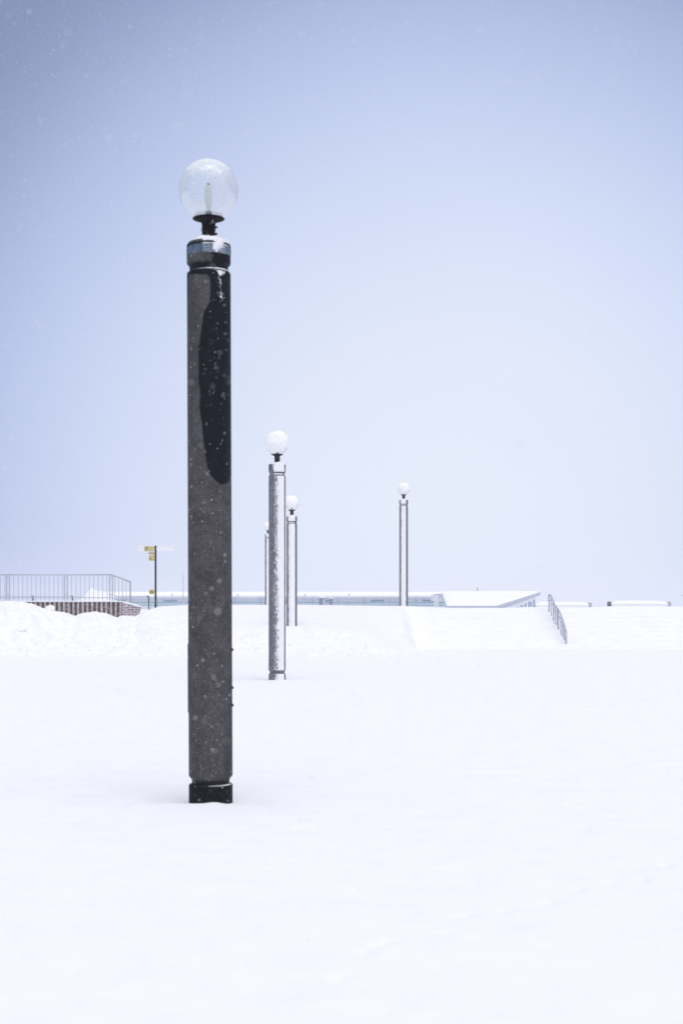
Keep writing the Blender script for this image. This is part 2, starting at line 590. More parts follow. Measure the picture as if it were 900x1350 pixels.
# ------------------------------------------------------------------ lamp columns
RC = .181
def snow_shell(name, fcov, z0, z1, a0, a1, parent, rad=RC, thick=.010, step=.006, seed=0, rfun=None):
    """wind-blown snow crust on a cylinder; fcov(u, z) in 0..1 gives how covered it is; u = sin of angle toward right"""
    na = max(12, int((a1 - a0) * rad / step)); nz_ = max(6, int((z1 - z0) / step))
    A, Z = np.meshgrid(np.linspace(a0, a1, na), np.linspace(z0, z1, nz_))
    Z = Z
    c = fcov(A, Z)
    n = fbm(A * rad * 30, Z * 18, 4, seed, .7) * .9 + rng.uniform(-1, 1, A.shape) * .8
    t = (c * 2 - 1) + n
    h = np.clip(t, -1, 1) * .0045 + np.clip(c - .6, 0, 1) ** 2 * 5 * thick * (1 + .3 * fbm(A * 3, Z * 6, 3, seed + 3))
    h[0] = h[-1] = -.004
    h[:, 0] = h[:, -1] = -.004
    r = rad + h if rfun is None else rfun(Z) + h
    co = np.stack([r * np.sin(A), -r * np.cos(A), Z], -1)
    return grid_mesh(name, co, M['snow'], parent, smooth=True)

def sphere_cap(name, cen, rad, fthick, m, parent, n=90):
    """closed crust around a sphere, thickness field by direction; inside where thickness<0"""
    T, A = np.meshgrid(np.linspace(.001, math.pi - .001, n), np.linspace(0, 2 * math.pi, 2 * n), indexing='ij')
    d = np.stack([np.sin(T) * np.cos(A), np.sin(T) * np.sin(A), np.cos(T)], -1)
    th = fthick(d, T, A)
    keep = th > 0
    r = rad + np.maximum(th, -.001)
    co = d * r[..., None] + np.array(cen)
    o = grid_mesh(name, co, m, parent, smooth=True)
    bm = bmesh.new()
    bm.from_mesh(o.data)
    kf = keep.reshape(-1)
    bm.verts.ensure_lookup_table()
    bmesh.ops.delete(bm, geom=[v for v in bm.verts if not kf[v.index]], context='VERTS')
    bmesh.ops.recalc_face_normals(bm, faces=bm.faces)
    bm.to_mesh(o.data)
    bm.free()
    return o

GROUP = 'globe lamp columns standing in the snow'
def lamp(loc, label, kind, tilt=0.0, seed=0):
    t = thing('lamp_column', label, 'lamp post', loc, 0, GROUP)
    t.rotation_euler = (0, tilt, 0)
    gm = M['granite_hazed']
    # plinth, runs down below the snow
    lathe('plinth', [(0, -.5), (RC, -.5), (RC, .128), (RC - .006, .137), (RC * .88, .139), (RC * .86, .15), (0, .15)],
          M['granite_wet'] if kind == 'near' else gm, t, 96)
    # shaft with the turned groove below and above
    z0, z1 = .150, 4.372
    prof = [(RC * .86, z0), (RC * .86, .172), (RC * .90, .187), (RC * .985, .203), (RC, .212)]
    zs = np.linspace(.222, z1 - .016, 560 if kind == 'near' else 60)
    prof += [(RC, float(z)) for z in zs]
    prof += [(RC * .985, z1 - .004), (RC * .93, z1 + .004), (RC * .88, z1 + .012), (RC * .88, z1 + .045), (0, z1 + .045)]
    seg = 200 if kind == 'near' else 72
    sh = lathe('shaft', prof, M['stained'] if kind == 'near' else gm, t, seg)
    if kind == 'near':
        me = sh.data
        co = np.zeros(len(me.vertices) * 3, np.float32)
        me.vertices.foreach_get('co', co)
        co = co.reshape(-1, 3)
        a = np.arctan2(co[:, 0], -co[:, 1])                  # 0 towards the viewer side, + to the right
        uu = .5 + .5 * np.sin(a)
        py = 1057 - co[:, 2] * 160
        YS = [350, 358, 363, 366, 372, 395, 405, 418, 440, 470, 510, 540, 565, 585, 600, 615, 628, 636, 640, 645]
        US = [-.1, -.1, .02, .50, .56, .565, .52, .42, .35, .31, .305, .325, .37, .42, .46, .48, .56, .68, .78, 1.2]
        b = np.interp(py, YS, US) + .03 * fbm(py * .05, py * 0, 4, 4) + .018 * fbm(py * .35, py * 0 + a * 6, 3, 8)
        rlim = np.interp(py, [350, 600, 625, 637, 641], [2, 2, 1.06, .95, .8])
        front = np.abs(a) < math.pi / 2 + .35
        ua = np.where(np.abs(a) > math.pi / 2, 1.0 + (np.abs(a) - math.pi / 2), uu)
        ua = np.where(a < -math.pi / 2, -1, ua)
        w = ss(-.006, .010, ua - b) * ss(-.01, .02, rlim - ua) * (py < 642)
        # groove at the foot of the shaft is darker
        at = me.attributes.new('wet', 'FLOAT', 'POINT')
        w = np.maximum(w, .9 * (co[:, 2] < .176))
        w = np.maximum(w, .95 * (co[:, 2] > 4.36))
        # diffuse darker seepage below the stain
        seep = .22 * ss(.15, .55, fbm(a * 2.2, co[:, 2] * .8, 4, 77) + .15) 
        w = np.maximum(w, seep)
        at.data.foreach_set('value', w.astype(np.float32))
    # capital
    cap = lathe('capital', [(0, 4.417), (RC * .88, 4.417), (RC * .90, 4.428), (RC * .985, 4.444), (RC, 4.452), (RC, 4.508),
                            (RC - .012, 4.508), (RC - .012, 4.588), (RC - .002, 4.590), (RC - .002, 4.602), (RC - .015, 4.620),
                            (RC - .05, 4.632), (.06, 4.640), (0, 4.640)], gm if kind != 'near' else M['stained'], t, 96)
    if kind == 'near':
        me = cap.data
        co = np.zeros(len(me.vertices) * 3, np.float32)
        me.vertices.foreach_get('co', co)
        co = co.reshape(-1, 3)
        a = np.arctan2(co[:, 0], -co[:, 1])
        w = ss(.18, .32, a + .1 * (co[:, 2] - 4.45) / .1) * ss(2.4, 2.2, a)
        w = np.maximum(w, .95 * (co[:, 2] < 4.43))
        me.attributes.new('wet', 'FLOAT', 'POINT').data.foreach_set('value', w.astype(np.float32))
    vb = lathe('vent_band', [(RC - .013, 4.510), (RC - .001, 4.511)] +
               sum([[(RC - .001, 4.511 + .014 * k), (RC - .001, 4.520 + .014 * k), (RC - .008, 4.522 + .014 * k)] for k in range(5)], []) +
               [(RC - .013, 4.586)], M['louvre'], t, 96, smooth=False)
    bm = bmesh.new()
    for k in range(14):
        a = 2 * math.pi * k / 14 + .2
        box(bm, ((RC + .001) * math.sin(a), -(RC + .001) * math.cos(a), 4.548), (.004, .004, .073), a)
    from_bm('vent_divider', bm, M['steel_dark'], vb)
    lathe('shadow_gap', [(RC - .01, 4.5865), (RC + .0005, 4.587), (RC + .0005, 4.597), (RC - .01, 4.598)], M['dark'], t, 96)
    # neck and flange
    nk = lathe('neck', [(.056, 4.62), (.056, 4.70), (.053, 4.705), (.053, 4.715), (.057, 4.72), (.057, 4.775), (.06, 4.795), (.075, 4.806)],
               M['blackmetal'], t, 40)
    for k, (a, z) in enumerate([(95, 4.700), (95, 4.755), (-80, 4.73)]):
        a = R_(a)
        bm = bmesh.new()
        p = Vector((.054 * math.sin(a), -.054 * math.cos(a), z))
        q = Vector((.072 * math.sin(a), -.072 * math.cos(a), z))
        tube(bm, [p, q], .009, 6)
        from_bm('screw', bm, M['blackmetal'] if k < 2 else M['snow'], nk)
    lathe('flange', [(.05, 4.80), (.09, 4.808), (.125, 4.819), (.133, 4.823), (.128, 4.829), (.09, 4.838), (0, 4.842)],
          M['blackmetal'], t, 64)
    # globe
    cz = 5.062
    gr = .25
    th = [math.pi * k / 48 for k in range(0, 42)]
    gp = [(gr * math.sin(a) if k else .0005, cz + gr * math.cos(a)) for k, a in enumerate(th)]
    lathe('globe', gp, M['globe'], t, 96)
    b = lathe('lamp_bulb', [(.001, 5.105), (.020, 5.10), (.030, 5.085), (.032, 5.06), (.030, 4.955), (.025, 4.925), (.02, 4.91), (.018, 4.84)],
              M['bulb'], t, 32)
    lathe('collar', [(.019, 4.842), (.026, 4.842), (.026, 4.885), (.019, 4.885)], M['steel_dark'], b, 24)
    if kind == 'near':
        lathe('lamp_tip', [(.001, 5.122), (.012, 5.118), (.014, 5.104), (.002, 5.102)], M['steel_dark'], b, 20)
    # snow resting on the head of the column
    Rg, Ag = np.meshgrid(np.linspace(0, 1, 26), np.linspace(0, 2 * math.pi, 120, endpoint=False), indexing='ij')
    rr = Rg * (RC - .004)
    h = .022 + .026 * fbm(np.cos(Ag) * Rg * 3, np.sin(Ag) * Rg * 3, 4, 40 + seed)
    fall = (1 - Rg ** 5)
    bias = .030 * ss(-.2, 1, np.sin(Ag) * -.75 + np.cos(Ag) * .65) * Rg
    zz = 4.628 - .018 * Rg ** 3 + (h + bias) * fall - .012 * Rg ** 10
    co = np.stack([rr * np.cos(Ag), rr * np.sin(Ag), zz], -1)
    grid_mesh('snow_cap', co, M['snow'], t, closed=True)
    # wind-blown crusts
    if kind == 'near':
        def f(A, Z):
            c = .52 + .10 * np.sin(Z * 22)
            wd = np.interp(Z, [4.40, 4.52, 4.60, 4.66], [.22, .26, .33, .42])
            return np.clip(1.15 - np.abs(A - c - .05) / wd, 0, 1) * ss(4.50, 4.56, Z + .03 * fbm(A * 9, Z * 5, 2, 6))
        snow_shell('snow_crust', f, 4.46, 4.628, -.2, 1.3, t, thick=.016, step=.005, seed=3)
        def f2(A, Z):
            c = .66 + .0 * Z
            wd = np.interp(Z, [4.10, 4.2, 4.33, 4.36], [.04, .10, .17, .42])
            return np.clip(1.05 - np.abs(A - c) / wd, 0, 1) * np.interp(Z, [4.12, 4.28, 4.36], [.30, .52, .8])
        snow_shell('snow_streak', f2, 4.10, 4.365, .2, 1.25, t, thick=.003, step=.005, seed=5)
        # snow ledges lying in the two grooves
        for (zl, nm, a0, a1, hh) in [(z1 + .006, 'snow_ledge', -.7, 1.5, .022), (.139, 'snow_ledge', -.5, 1.55, .008)]:
            A, V = np.meshgrid(np.linspace(a0, a1, 160), np.linspace(0, 1, 8))
            prog = (A - a0) / (a1 - a0)
            hz = hh * (.25 + .75 * prog ** 1.5) * np.sin(np.clip(prog * 1.04, 0, 1) * math.pi) ** .35 * (1 + .25 * fbm(A * 6, V * 0, 3, 9))
            r = RC * .875 + V * (RC * .10)
            zz = zl + hz * (1 - V ** 2) - .003
            co = np.stack([r * np.sin(A), -r * np.cos(A), zz], -1)
            grid_mesh(nm, co, M['snow'], t)
        # access panel on the left flank and bolts on the right one
        A, Z = np.meshgrid(np.linspace(-2.05, -1.28, 14), np.linspace(.735, 1.30, 4))
        co = np.stack([(RC + .006) * np.sin(A), -(RC + .006) * np.cos(A), Z], -1)
        pn = grid_mesh('access_panel', co, M['steel_dark'], t)
        sm = pn.modifiers.new('thickness', 'SOLIDIFY')
        sm.thickness = .008
        for zb in (1.25, .935, .79):
            bm = bmesh.new()
            bmesh.ops.create_uvsphere(bm, u_segments=12, v_segments=8, radius=.012)
            for v in bm.verts:
                v.co += Vector((RC + .002, -.02, zb))
            from_bm('bolt', bm, M['blackmetal'], t, True)
    else:
        lo, hi = {'mid': (-.42, 1.02), 'third': (-.72, .70), 'far': (-.78, .52), 'edge': (-.60, .8)}[kind]
        sf = 1.0 if kind == 'mid' else .42
        def f(A, Z):
            w = .05 * fbm(Z * 1.3, Z * 0, 3, seed)
            return np.interp(A - w * ss(hi, lo, A), [lo - .15, lo + sf, hi - .08, hi + .04], [0, 1, 1, 0])
        snow_shell('snow_crust', f, .21, z1 - .01, lo - .25, hi + .12, t, thick=.014, step=.0055, seed=seed)
        snow_shell('snow_crust', f, -.05, .135, lo - .25, hi + .12, t, thick=.012, step=.008, seed=seed + 1)
        lo2 = lo + (.02 if kind == 'mid' else 0)
        snow_shell('snow_crust', lambda A, Z: np.interp(A, [lo2 - .06, lo2 + .12, hi - .06, hi + .04], [0, 1, 1, 0]),
                   4.445, 4.625, lo - .25, hi + .15, t, thick=.016, step=.008, seed=seed + 2)
        snow_shell('snow_crust', lambda A, Z: np.interp(A, [lo2 - .06, lo2 + .12, hi - .2, hi]+[], [0, 1, 1, 0]),
                   4.385, 4.415, lo - .1, hi, t, rad=RC * .885, thick=.012, step=.006, seed=seed + 4)
        cov = {'mid': .02, 'third': .12, 'far': .18, 'edge': .1}[kind]
        def th1(d, T, A):
            w = Vector((-.16, -.80, .50)).normalized()
            q = d @ np.array(w)
            n = fbm(d[..., 0] * 3 + 5, d[..., 2] * 3, 5, 50 + seed, .6)
            e = ss(cov, cov + .45, q + .4 * n)
            return np.where(q + .4 * n > cov, .002 + .022 * e + .02 * n * e, -1)
        sphere_cap('snow_crust', (0, 0, cz), gr, th1, M['snow'], t, n=70)
    return t

lamp((LX1, LY1, 0), 'nearest and largest grey lamp column with clear glass globe and long black wet stain', 'near', tilt=R_(-.22), seed=1)
D2 = 11.7 * 848 / 325.5
lamp(((365.3 - 450) / F * D2, D2, .0), 'second nearest lamp column, brown grey left side and snow plastered front, standing whole to its base', 'mid', seed=11)
D3 = 48.6
lamp(((384.6 - 450) / F * D3, D3, .0), 'snow covered lamp column just right of and behind the second one, foot buried in the ploughed snow', 'third', seed=22)
D5 = 59.0
lamp(((531.8 - 450) / F * D5, D5, 1.32), 'slim distant lamp column alone at the top left of the snowy steps', 'far', seed=33)
D4 = 86.0
lamp(((353.2 - 450) / F * D4, D4, 1.22), 'farthest and thinnest lamp column, half hidden behind the left edge of the second one', 'edge', seed=44)

# ------------------------------------------------------------------ brick wall with railing, left
DW = 55.0
xa, xc, xe = (-60 - 450) / F * DW, (146 - 450) / F * DW, (161 - 450) / F * DW
wtop = EYE + 3.2 / F * DW
wall = thing('brick_wall', 'low wall of dark brown bricks with pale vertical ribs, half buried by ploughed snow', 'wall', ((xa + xe) / 2, DW, 0))
wx = wall.location.x
boxo('wall_body', (0, .22, (wtop - .4) / 2), (xe - xa - .01, .36, wtop + .34), M['brick_dark'], wall)
bm = bmesh.new()
n_r = int((xe - xa) / .182)
for i in range(n_r + 1):
    x = xe - .05 - i * .182
    box(bm, (x - wx, 0.0 + random.uniform(-.004, .004), (wtop - .4) / 2), (.074 + random.uniform(-.008, .012), .09, wtop + .336), 0)
from_bm('brick_rib', bm, M['brick_rib'], wall)
boxo('coping', (0, .19, wtop - .015), (xe - xa + .03, .48, .03), M['concrete'], wall, bev=.008)
# snow lying on the coping
xs = np.linspace((xa - wx) - .02, (xe - wx) + .02, 160)
A, V = np.meshgrid(xs, np.linspace(-1, 1, 9), indexing='xy')
co = np.stack([A, .19 + V * .25, wtop - .012 + .01 * (1 - np.abs(V)) + (.028 + .015 * fbm(A * 1.2, V, 3, 2)) * np.clip(1 - V ** 4, 0, 1)], -1)
grid_mesh('snow_layer', co, M['snow'], wall)

wing = thing('brick_wing_wall', 'short pinkish brick wall stub with sloping top at the right end of the ribbed wall', 'wall', (0, 0, 0))
D_ = DW + .05
p0 = P(161.6, 794.3, D_); p1 = P(184.2, 800.6, D_ + 1.2); p2 = P(180.5, 816, D_ + 1.2); p3 = P(161.6, 816, D_)
wing.location = (p0.x, p0.y, 0)
pl = [Vector(p) - wing.location for p in (p0, p1, p2, p3)]
prism('wall_body', pl, (.02, .34, 0), M['brick_wing'], wing)
q = [pl[0] + Vector((0, -.02, .0)), pl[1] + Vector((.02, -.02, 0)), pl[1] + Vector((.02, -.02, .05)), pl[0] + Vector((0, -.02, .05))]
prism('snow_layer', q, (.02, .36, 0), M['snow'], wing)

rail = thing('wall_railing', 'grey steel railing with thin upright bars on top of the ribbed brick wall', 'railing', (xc, DW + .15, wtop))
rl = rail.location.copy()
ht = EYE + 38.5 / F * DW - wtop
d_end = 56.6
end = Vector(((172 - 450) / F * d_end, d_end, 0))
zdrop = (EYE + 29 / F * d_end) - (wtop + ht)
cor = Vector((xc, DW + .15, 0))
tubeo('handrail', [(xa - xc, 0, ht), (0, 0, ht)], .026, M['steel'], rail)
bm = bmesh.new()
box(bm, ((xa - xc) / 2, 0, .14), (xc - xa, .03, .035))
from_bm('bottom_rail', bm, M['steel'], rail)
v = (end - cor)
tubeo('handrail', [(0, 0, ht), (v.x, v.y, ht + zdrop)], .030, M['steel'], rail)
tubeo('bottom_rail', [(0, 0, .14), (v.x, v.y, .14 + zdrop)], .018, M['steel'], rail)
# coping strip of snow along the rail
bm = bmesh.new(); box(bm, (0, 0, ht / 2), (.022, .02, ht)); bal_me = from_bm('baluster', bm, M['steel'], rail)
bal_me.location = (-.16, 0, 0)
posts = [0, (86.3 - 146) / F * DW, (9.8 - 146) / F * DW, (-66 - 146) / F * DW * .98]
bm = bmesh.new(); box(bm, (-.055, 0, ht / 2), (.045, .05, ht + .03), 0, .004); box(bm, (.055, 0, ht / 2), (.045, .05, ht + .03), 0, .004)
for zz in (.25, ht - .12):
    box(bm, (0, 0, zz), (.08, .03, .03))
post0 = from_bm('post', bm, M['steel'], rail)
for i, px_ in enumerate(posts):
    o = post0 if i == 0 else post0.copy()
    if i: col.objects.link(o)
    o.parent = rail; o.location = (px_, 0, 0)
x = -.16
while x > xa - xc:
    if x < -.17 and min(abs(x - p) for p in posts) > .10:
        o = bal_me.copy(); col.objects.link(o); o.parent = rail; o.location = (x, 0, 0)
    x -= .172
L = v.length
for i in range(1, 60):
    s = i * .30 / L
    if s > 1: break
    o = bal_me.copy(); col.objects.link(o); o.parent = rail; o.location = (v.x * s, v.y * s, zdrop * s)
for s in (1.0,):
    bm = bmesh.new(); box(bm, (v.x * s, v.y * s, ht / 2 + zdrop * s), (.05, .05, ht + .02))
    from_bm('post', bm, M['steel'], rail)
# ------------------------------------------------------------------ signpost
DS = 60.0
sx = (205.3 - 450) / F * DS
sz = gz(sx, DS)
sp = thing('signpost', 'dark blue fingerpost with white and yellow boards, standing right of the brick wall', 'signpost', (sx, DS, sz - .1))
def zr(py): return EYE - (py - 796) / F * DS - (sz - .1)
def xr(px_): return (px_ - 205.3) / F * DS
lathe('pole', [(0, 0), (.042, 0), (.042, zr(721.5)), (.03, zr(720.8)), (.0, zr(720.6))], M['postblue'], sp, 16)
bm = bmesh.new(); bmesh.ops.create_uvsphere(bm, u_segments=14, v_segments=9, radius=.05)
for vtx in bm.verts: vtx.co.z = vtx.co.z * .8 + zr(720.4)
from_bm('finial', bm, M['postblue'], sp, True)
def board(x0, x1, yt, yb, m, rnd, ydep=0.0, name='finger_board'):
    """rounded-end board between photo pixels"""
    xa_, xb_ = xr(x0), xr(x1)
    zt, zb = zr(yt), zr(yb)
    r = (zt - zb) / 2 * rnd
    pts = []
    for (cx, cz_, a0) in ((xb_ - r, zt - r, 0), (xa_ + r, zt - r, 90), (xa_ + r, zb + r, 180), (xb_ - r, zb + r, 270)):
        for k in range(5):
            a = R_(a0 + k * 22.5)
            pts.append(Vector((cx + r * math.cos(a), ydep, cz_ + r * math.sin(a))))
    return prism(name, pts, (0, .035, 0), m, sp)
tag(board(181.5, 204.2, 720.2, 727.2, M['white'], .8, -.02), 'left board, snow covered at its tip')
tag(board(206.4, 230, 720.2, 726.8, M['white'], .8, -.02), 'right board, white')
b1 = board(191, 204, 720.6, 726.2, M['yellow'], .25, -.062); tag(b1, 'yellow plate on the left board')
board(191.5, 195.3, 721.2, 725.4, M['ochre'], .3, -.075, 'emblem').parent = b1
b2 = board(196.5, 204.2, 727.6, 730.8, M['yellow'], .3, -.05); tag(b2, 'small yellow board')
board(196.5, 204.2, 729.6, 730.6, M['ochre'], .3, -.062, 'stripe').parent = b2
b3 = board(196.5, 204.2, 731.6, 739.4, M['yellow'], .4, -.05); tag(b3, 'square pale yellow board')
board(197.2, 200.2, 735.2, 738.2, M['ochre'], .6, -.062, 'emblem').parent = b3
b4 = board(196.9, 204.0, 777.2, 783.6, M['yellow'], .7, -.05); tag(b4, 'rounded yellow board low on the pole')
board(198.2, 202.6, 778.6, 782.0, M['ochre'], .8, -.062, 'emblem').parent = b4
# snow on top of the boards
for (x0, x1) in ((182.5, 203.5), (207.5, 229)):
    boxo('snow_layer', ((xr(x0) + xr(x1)) / 2, 0, zr(719.8)), (xr(x1) - xr(x0), .06, .045), M['snow'], sp, bev=.018)

# ------------------------------------------------------------------ stair railing
sr = thing('stair_railing', 'short steel stair railing sticking out of the snowy steps', 'railing', (8.2, 52.07, gz(8.2, 52.07)))
o0 = sr.location.copy()
prof = [(723.0, 784.2), (725.2, 784.4), (727.8, 790), (730.6, 797.2), (733.5, 801), (736.2, 804.5), (738.6, 810), (741.4, 817.5), (743.8, 825), (745.6, 832.5)]
pts = []
for (a, b) in prof:
    d = 8.2 * F / (a - 450)
    pts.append(P(a, b, d) - o0)
tubeo('handrail', pts, .034, M['steel'], sr)
tubeo('middle_rail', [p + Vector((0, 0, -.22)) for p in pts], .016, M['steel'], sr)
for (a, yt, r) in [(723.3, 784, .034), (726, 786, .02), (729, 793, .034), (731.4, 798.5, .02), (733.4, 801, .02), (735.4, 803.5, .04), (738.7, 810, .02), (740.5, 815, .02),
                (742.2, 820, .02), (743.8, 825, .02), (745.6, 832.5, .04)]:
    d = 8.2 * F / (a - 450)
    top = P(a, yt, d) - o0
    bz = gz(8.2, d) - o0.z - .15
    tubeo('post', [(top.x, top.y, bz), (top.x, top.y, top.z)], r, M['steel'], sr)

# ------------------------------------------------------------------ low walls / benches on the terrace
def low_wall(px0, px1, pt, d, label, ends):
    a = P(px0, pt, d); b = P(px1, pt, d)
    cx = (a.x + b.x) / 2
    g = gz(cx, d) - .2
    t = thing('low_wall', label, 'low wall', (cx, d, g), 0, 'low snow covered walls on the terrace')
    w = b.x - a.x
    H = a.z - g
    boxo('wall_body', (0, .3, (H - .15) / 2), (w - .06, .5, H - .15), M['concrete'], t, bev=.01)
    xs = np.linspace(-w / 2 + .03, w / 2 - .03, 60)
    A, V = np.meshgrid(xs, np.linspace(-1, 1, 13), indexing='xy')
    e = 1 - np.clip((np.abs(A) / (w / 2 - .03)), 0, 1) ** 14
    co = np.stack([A, .3 + V * .30, H - .2 + (.19 + .02 * fbm(A * .8, V, 3, int(px0))) * (np.clip(1 - V ** 6, 0, 1)) ** .5 * e], -1)
    grid_mesh('snow_layer', co, M['snow'], t)
    # front skin of plastered snow
    co = np.stack([A, .045 - .03 * np.clip(1 - V ** 8, 0, 1) * e + 0 * A, (H - .17) * (V * .5 + .5)], -1)
    co[..., 2] += 0
    grid_mesh('snow_crust', co, M['snow'], t)
    for s in ends:
        boxo('end_panel', (s * (w / 2 + .02), .26, H / 2 - .03), (.09, .62, H - .05), M['steel_dark' if s < 0 else 'steel'], t, bev=.01)
    return t
low_wall(705, 777.5, 793.3, 74, 'snow topped low wall behind the stair railing, left of the other one', [1])
low_wall(804, 882, 791.8, 74, 'snow topped low wall with a dark end panel, near the right edge', [-1, 1])
# thin branch end entering at the right edge
bt = thing('bare_twig', 'tip of a thin bare twig showing at the right edge above the steps', 'twig', P(903, 795, 74))
tubeo('stem', [(0, 0, -.4), (.02, 0, .1), (-.02, 0, .3), (-.16, 0, .40)], .014, M['steel_dark'], bt, 6)
tubeo('twig', [(0, 0, .25), (-.09, .02, .30), (-.15, 0, .46)], .009, M['steel_dark'], bt, 6)

# ------------------------------------------------------------------ far guard rail behind the brick wall
DG = 78.0
ga = (-80 - 450) / F * DG; gb = (196.3 - 450) / F * DG
gr_ = thing('guard_rail', 'thin dark guard rail with few posts, seen behind the wall railing', 'guard rail', (gb, DG, gz(gb, DG)))
gzz = gr_.location.z
gt = EYE + 9.6 / F * DG - gzz
tubeo('rail', [(ga - gb, 0, gt), (0, 0, gt)], .016, M['steel'], gr_)
tubeo('rail', [(ga - gb, 0, gt * .55), (0, 0, gt * .55)], .012, M['steel'], gr_)
for px_ in (196.3, 96, 44, -6, -56):
    x = (px_ - 196.3) / F * DG
    bm = bmesh.new(); box(bm, (x, 0, gt / 2 - .1), (.07, .06, gt + .2)); box(bm, (x - .04, 0, gt), (.14, .09, .07))
    from_bm('post', bm, M['steel_dark'], gr_)

# ------------------------------------------------------------------ far long building
DB = 125.0
bz0 = -1.55
fb = thing('long_building', 'long low pale blue building with flat snowy roof across the background', 'building', ((340 - 450) / F * DB, DB, bz0))
def bx(px_): return (px_ - 340) / F * DB
def bzv(py): return EYE - (py - 796) / F * DB - bz0
X0, X1 = bx(128), bx(588)
W = X1 - X0; XM = (X0 + X1) / 2
boxo('wall', (XM, 5, bzv(787) / 2), (W, 10, bzv(787)), M['wallblue'], fb)
boxo('roof', (XM, 4.9, (bzv(785.0) + bzv(787)) / 2), (W + .6, 10.6, bzv(785.0) - bzv(787)), M['wallblue'], fb)
xs = np.linspace(X0 - .3, X1 + .3, 300)
A, V = np.meshgrid(xs, np.linspace(-1, 1, 15), indexing='xy')
co = np.stack([A, 4.9 + V * 5.3, bzv(785.1) + (bzv(779.9) - bzv(785.1) + .03 * fbm(A * .3, V * 2, 3, 4)) * np.clip(1 - V ** 8, 0, 1) ** .4], -1)
grid_mesh('roof_snow', co, M['snow'], fb)
boxo('weathered_band', (XM, -.02, bzv(790.2)), (W, .06, .08), M['pinkband'], fb)
boxo('handrail_line', (XM, -.35, bzv(794.6)), (W, .08, .13), M['teal'], fb)
boxo('lower_trim', (XM, -.30, bzv(797.8)), (W, .08, .10), M['teal'], fb)
for i, px_ in enumerate(range(140, 588, 34)):
    boxo('wall_joint', (bx(px_), -.01, bzv(792)), (.06, .05, bzv(785) - bzv(800)), M['concrete'], fb)
    if i % 2 == 0:
        boxo('window', (bx(px_ + 17), -.005, bzv(791.8)), (1.15, .05, .16), M['glasswin'], fb)
for px_ in (228, 314, 460, 402):
    boxo('roof_vent', (bx(px_), -.45, bzv(784.2)), (.10, .10, .22), M['concrete'], fb)
# stepped bay at its right end
boxo('stair_head', (bx(575), -3.2, bzv(787) - .1), (bx(582.5) - bx(568), 3.0, .5), M['wallblue'], fb, rz=.08)
boxo('stair_roof', (bx(577), -3.4, bzv(784.6)), (bx(583) - bx(571.5), 3.2, .16), M['concrete'], fb, rz=.08)
boxo('stair_post', (bx(571), -3.6, bzv(794)), (.35, .35, bzv(788) - bzv(800)), M['wallblue'], fb)

# ------------------------------------------------------------------ pavilion with the big sloping roof
pv = thing('pavilion', 'pavilion with one large snow covered sloping roof left of the stair railing', 'building', P(640, 830, 108))
o0 = pv.location.copy()
a = P(582, 780.4, 116) - o0; b = P(711.5, 780.4, 116) - o0; c = P(655, 798.6, 99) - o0; d = P(588, 798.6, 99) - o0
prism('roof', [a, b, c, d], (0, 0, -.28), M['concrete'], pv)
# snow blanket on the roof
nu, nv = 60, 30
co = np.zeros((nv, nu, 3))
for i in range(nv):
    for j in range(nu):
        s, r = j / (nu - 1), i / (nv - 1)
        p = (d.lerp(c, s)).lerp(a.lerp(b, s), r)
        e = min(1, 12 * min(s, 1 - s, r + .0, 1 - r)) if 0 < i < nv - 1 and 0 < j < nu - 1 else 0
        co[i, j] = (p.x, p.y, p.z + .002 + e ** .5 * (.15 + .02 * mn.noise(Vector((s * 5, r * 4, 0)))))
grid_mesh('roof_snow', co, M['snow'], pv)
# front fascia and oblique glazed end wall
w0 = P(661, 797, 101) - o0; w1 = P(705.3, 789, 114) - o0
zt0 = (c.z - .2) ; 
wallp = [Vector((w0.x, w0.y, 0)), Vector((w1.x, w1.y, 0)), Vector((w1.x, w1.y, b.z - .42)), Vector((w0.x, w0.y, c.z - .20))]
nrm_ = Vector((-(w1.y - w0.y), (w1.x - w0.x), 0)).normalized() * .2
prism('end_wall', wallp, nrm_, M['wallblue'], pv)
dv = (w1 - w0)
def onwall(s, z, off): return Vector((w0.x + dv.x * s, w0.y + dv.y * s, z)) - nrm_.normalized() * off
for (s0, s1, m) in [(.40, .47, 'glasswin'), (.52, .60, 'glasswin'), (.65, .70, 'glasswin'), (.76, .88, 'glasswin'), (.92, .97, 'glasswin')]:
    zb = .2
    zt = c.z + (b.z - c.z) * s0 - .55
    w = prism('window', [onwall(s0, zb, .03), onwall(s1, zb, .03), onwall(s1, zt, .03), onwall(s0, zt, .03)], nrm_ * .1, M[m], pv)
    prism('mullion', [onwall((s0 + s1) / 2 - .006, zb, .06), onwall((s0 + s1) / 2 + .006, zb, .06), onwall((s0 + s1) / 2 + .006, zt, .06), onwall((s0 + s1) / 2 - .006, zt, .06)],
          nrm_ * .1, M['concrete'], w)
f0 = P(592, 798, 101) - o0
boxo('front_wall', ((f0.x + w0.x) / 2, f0.y, (c.z - .3) / 2), (w0.x - f0.x - .3, .3, c.z - .3), M['wallblue'], pv)
bk0 = P(584, 790, 115) - o0
boxo('rear_wall', ((bk0.x + w1.x) / 2, w1.y + .35, (b.z - .5) / 2), (w1.x - bk0.x - .4, .3, b.z - .5), M['wallblue'], pv)
boxo('ridge_vent', (P(629, 780, 115).x - o0.x, 7.0, b.z + .12), (.12, .12, .5), M['concrete'], pv)

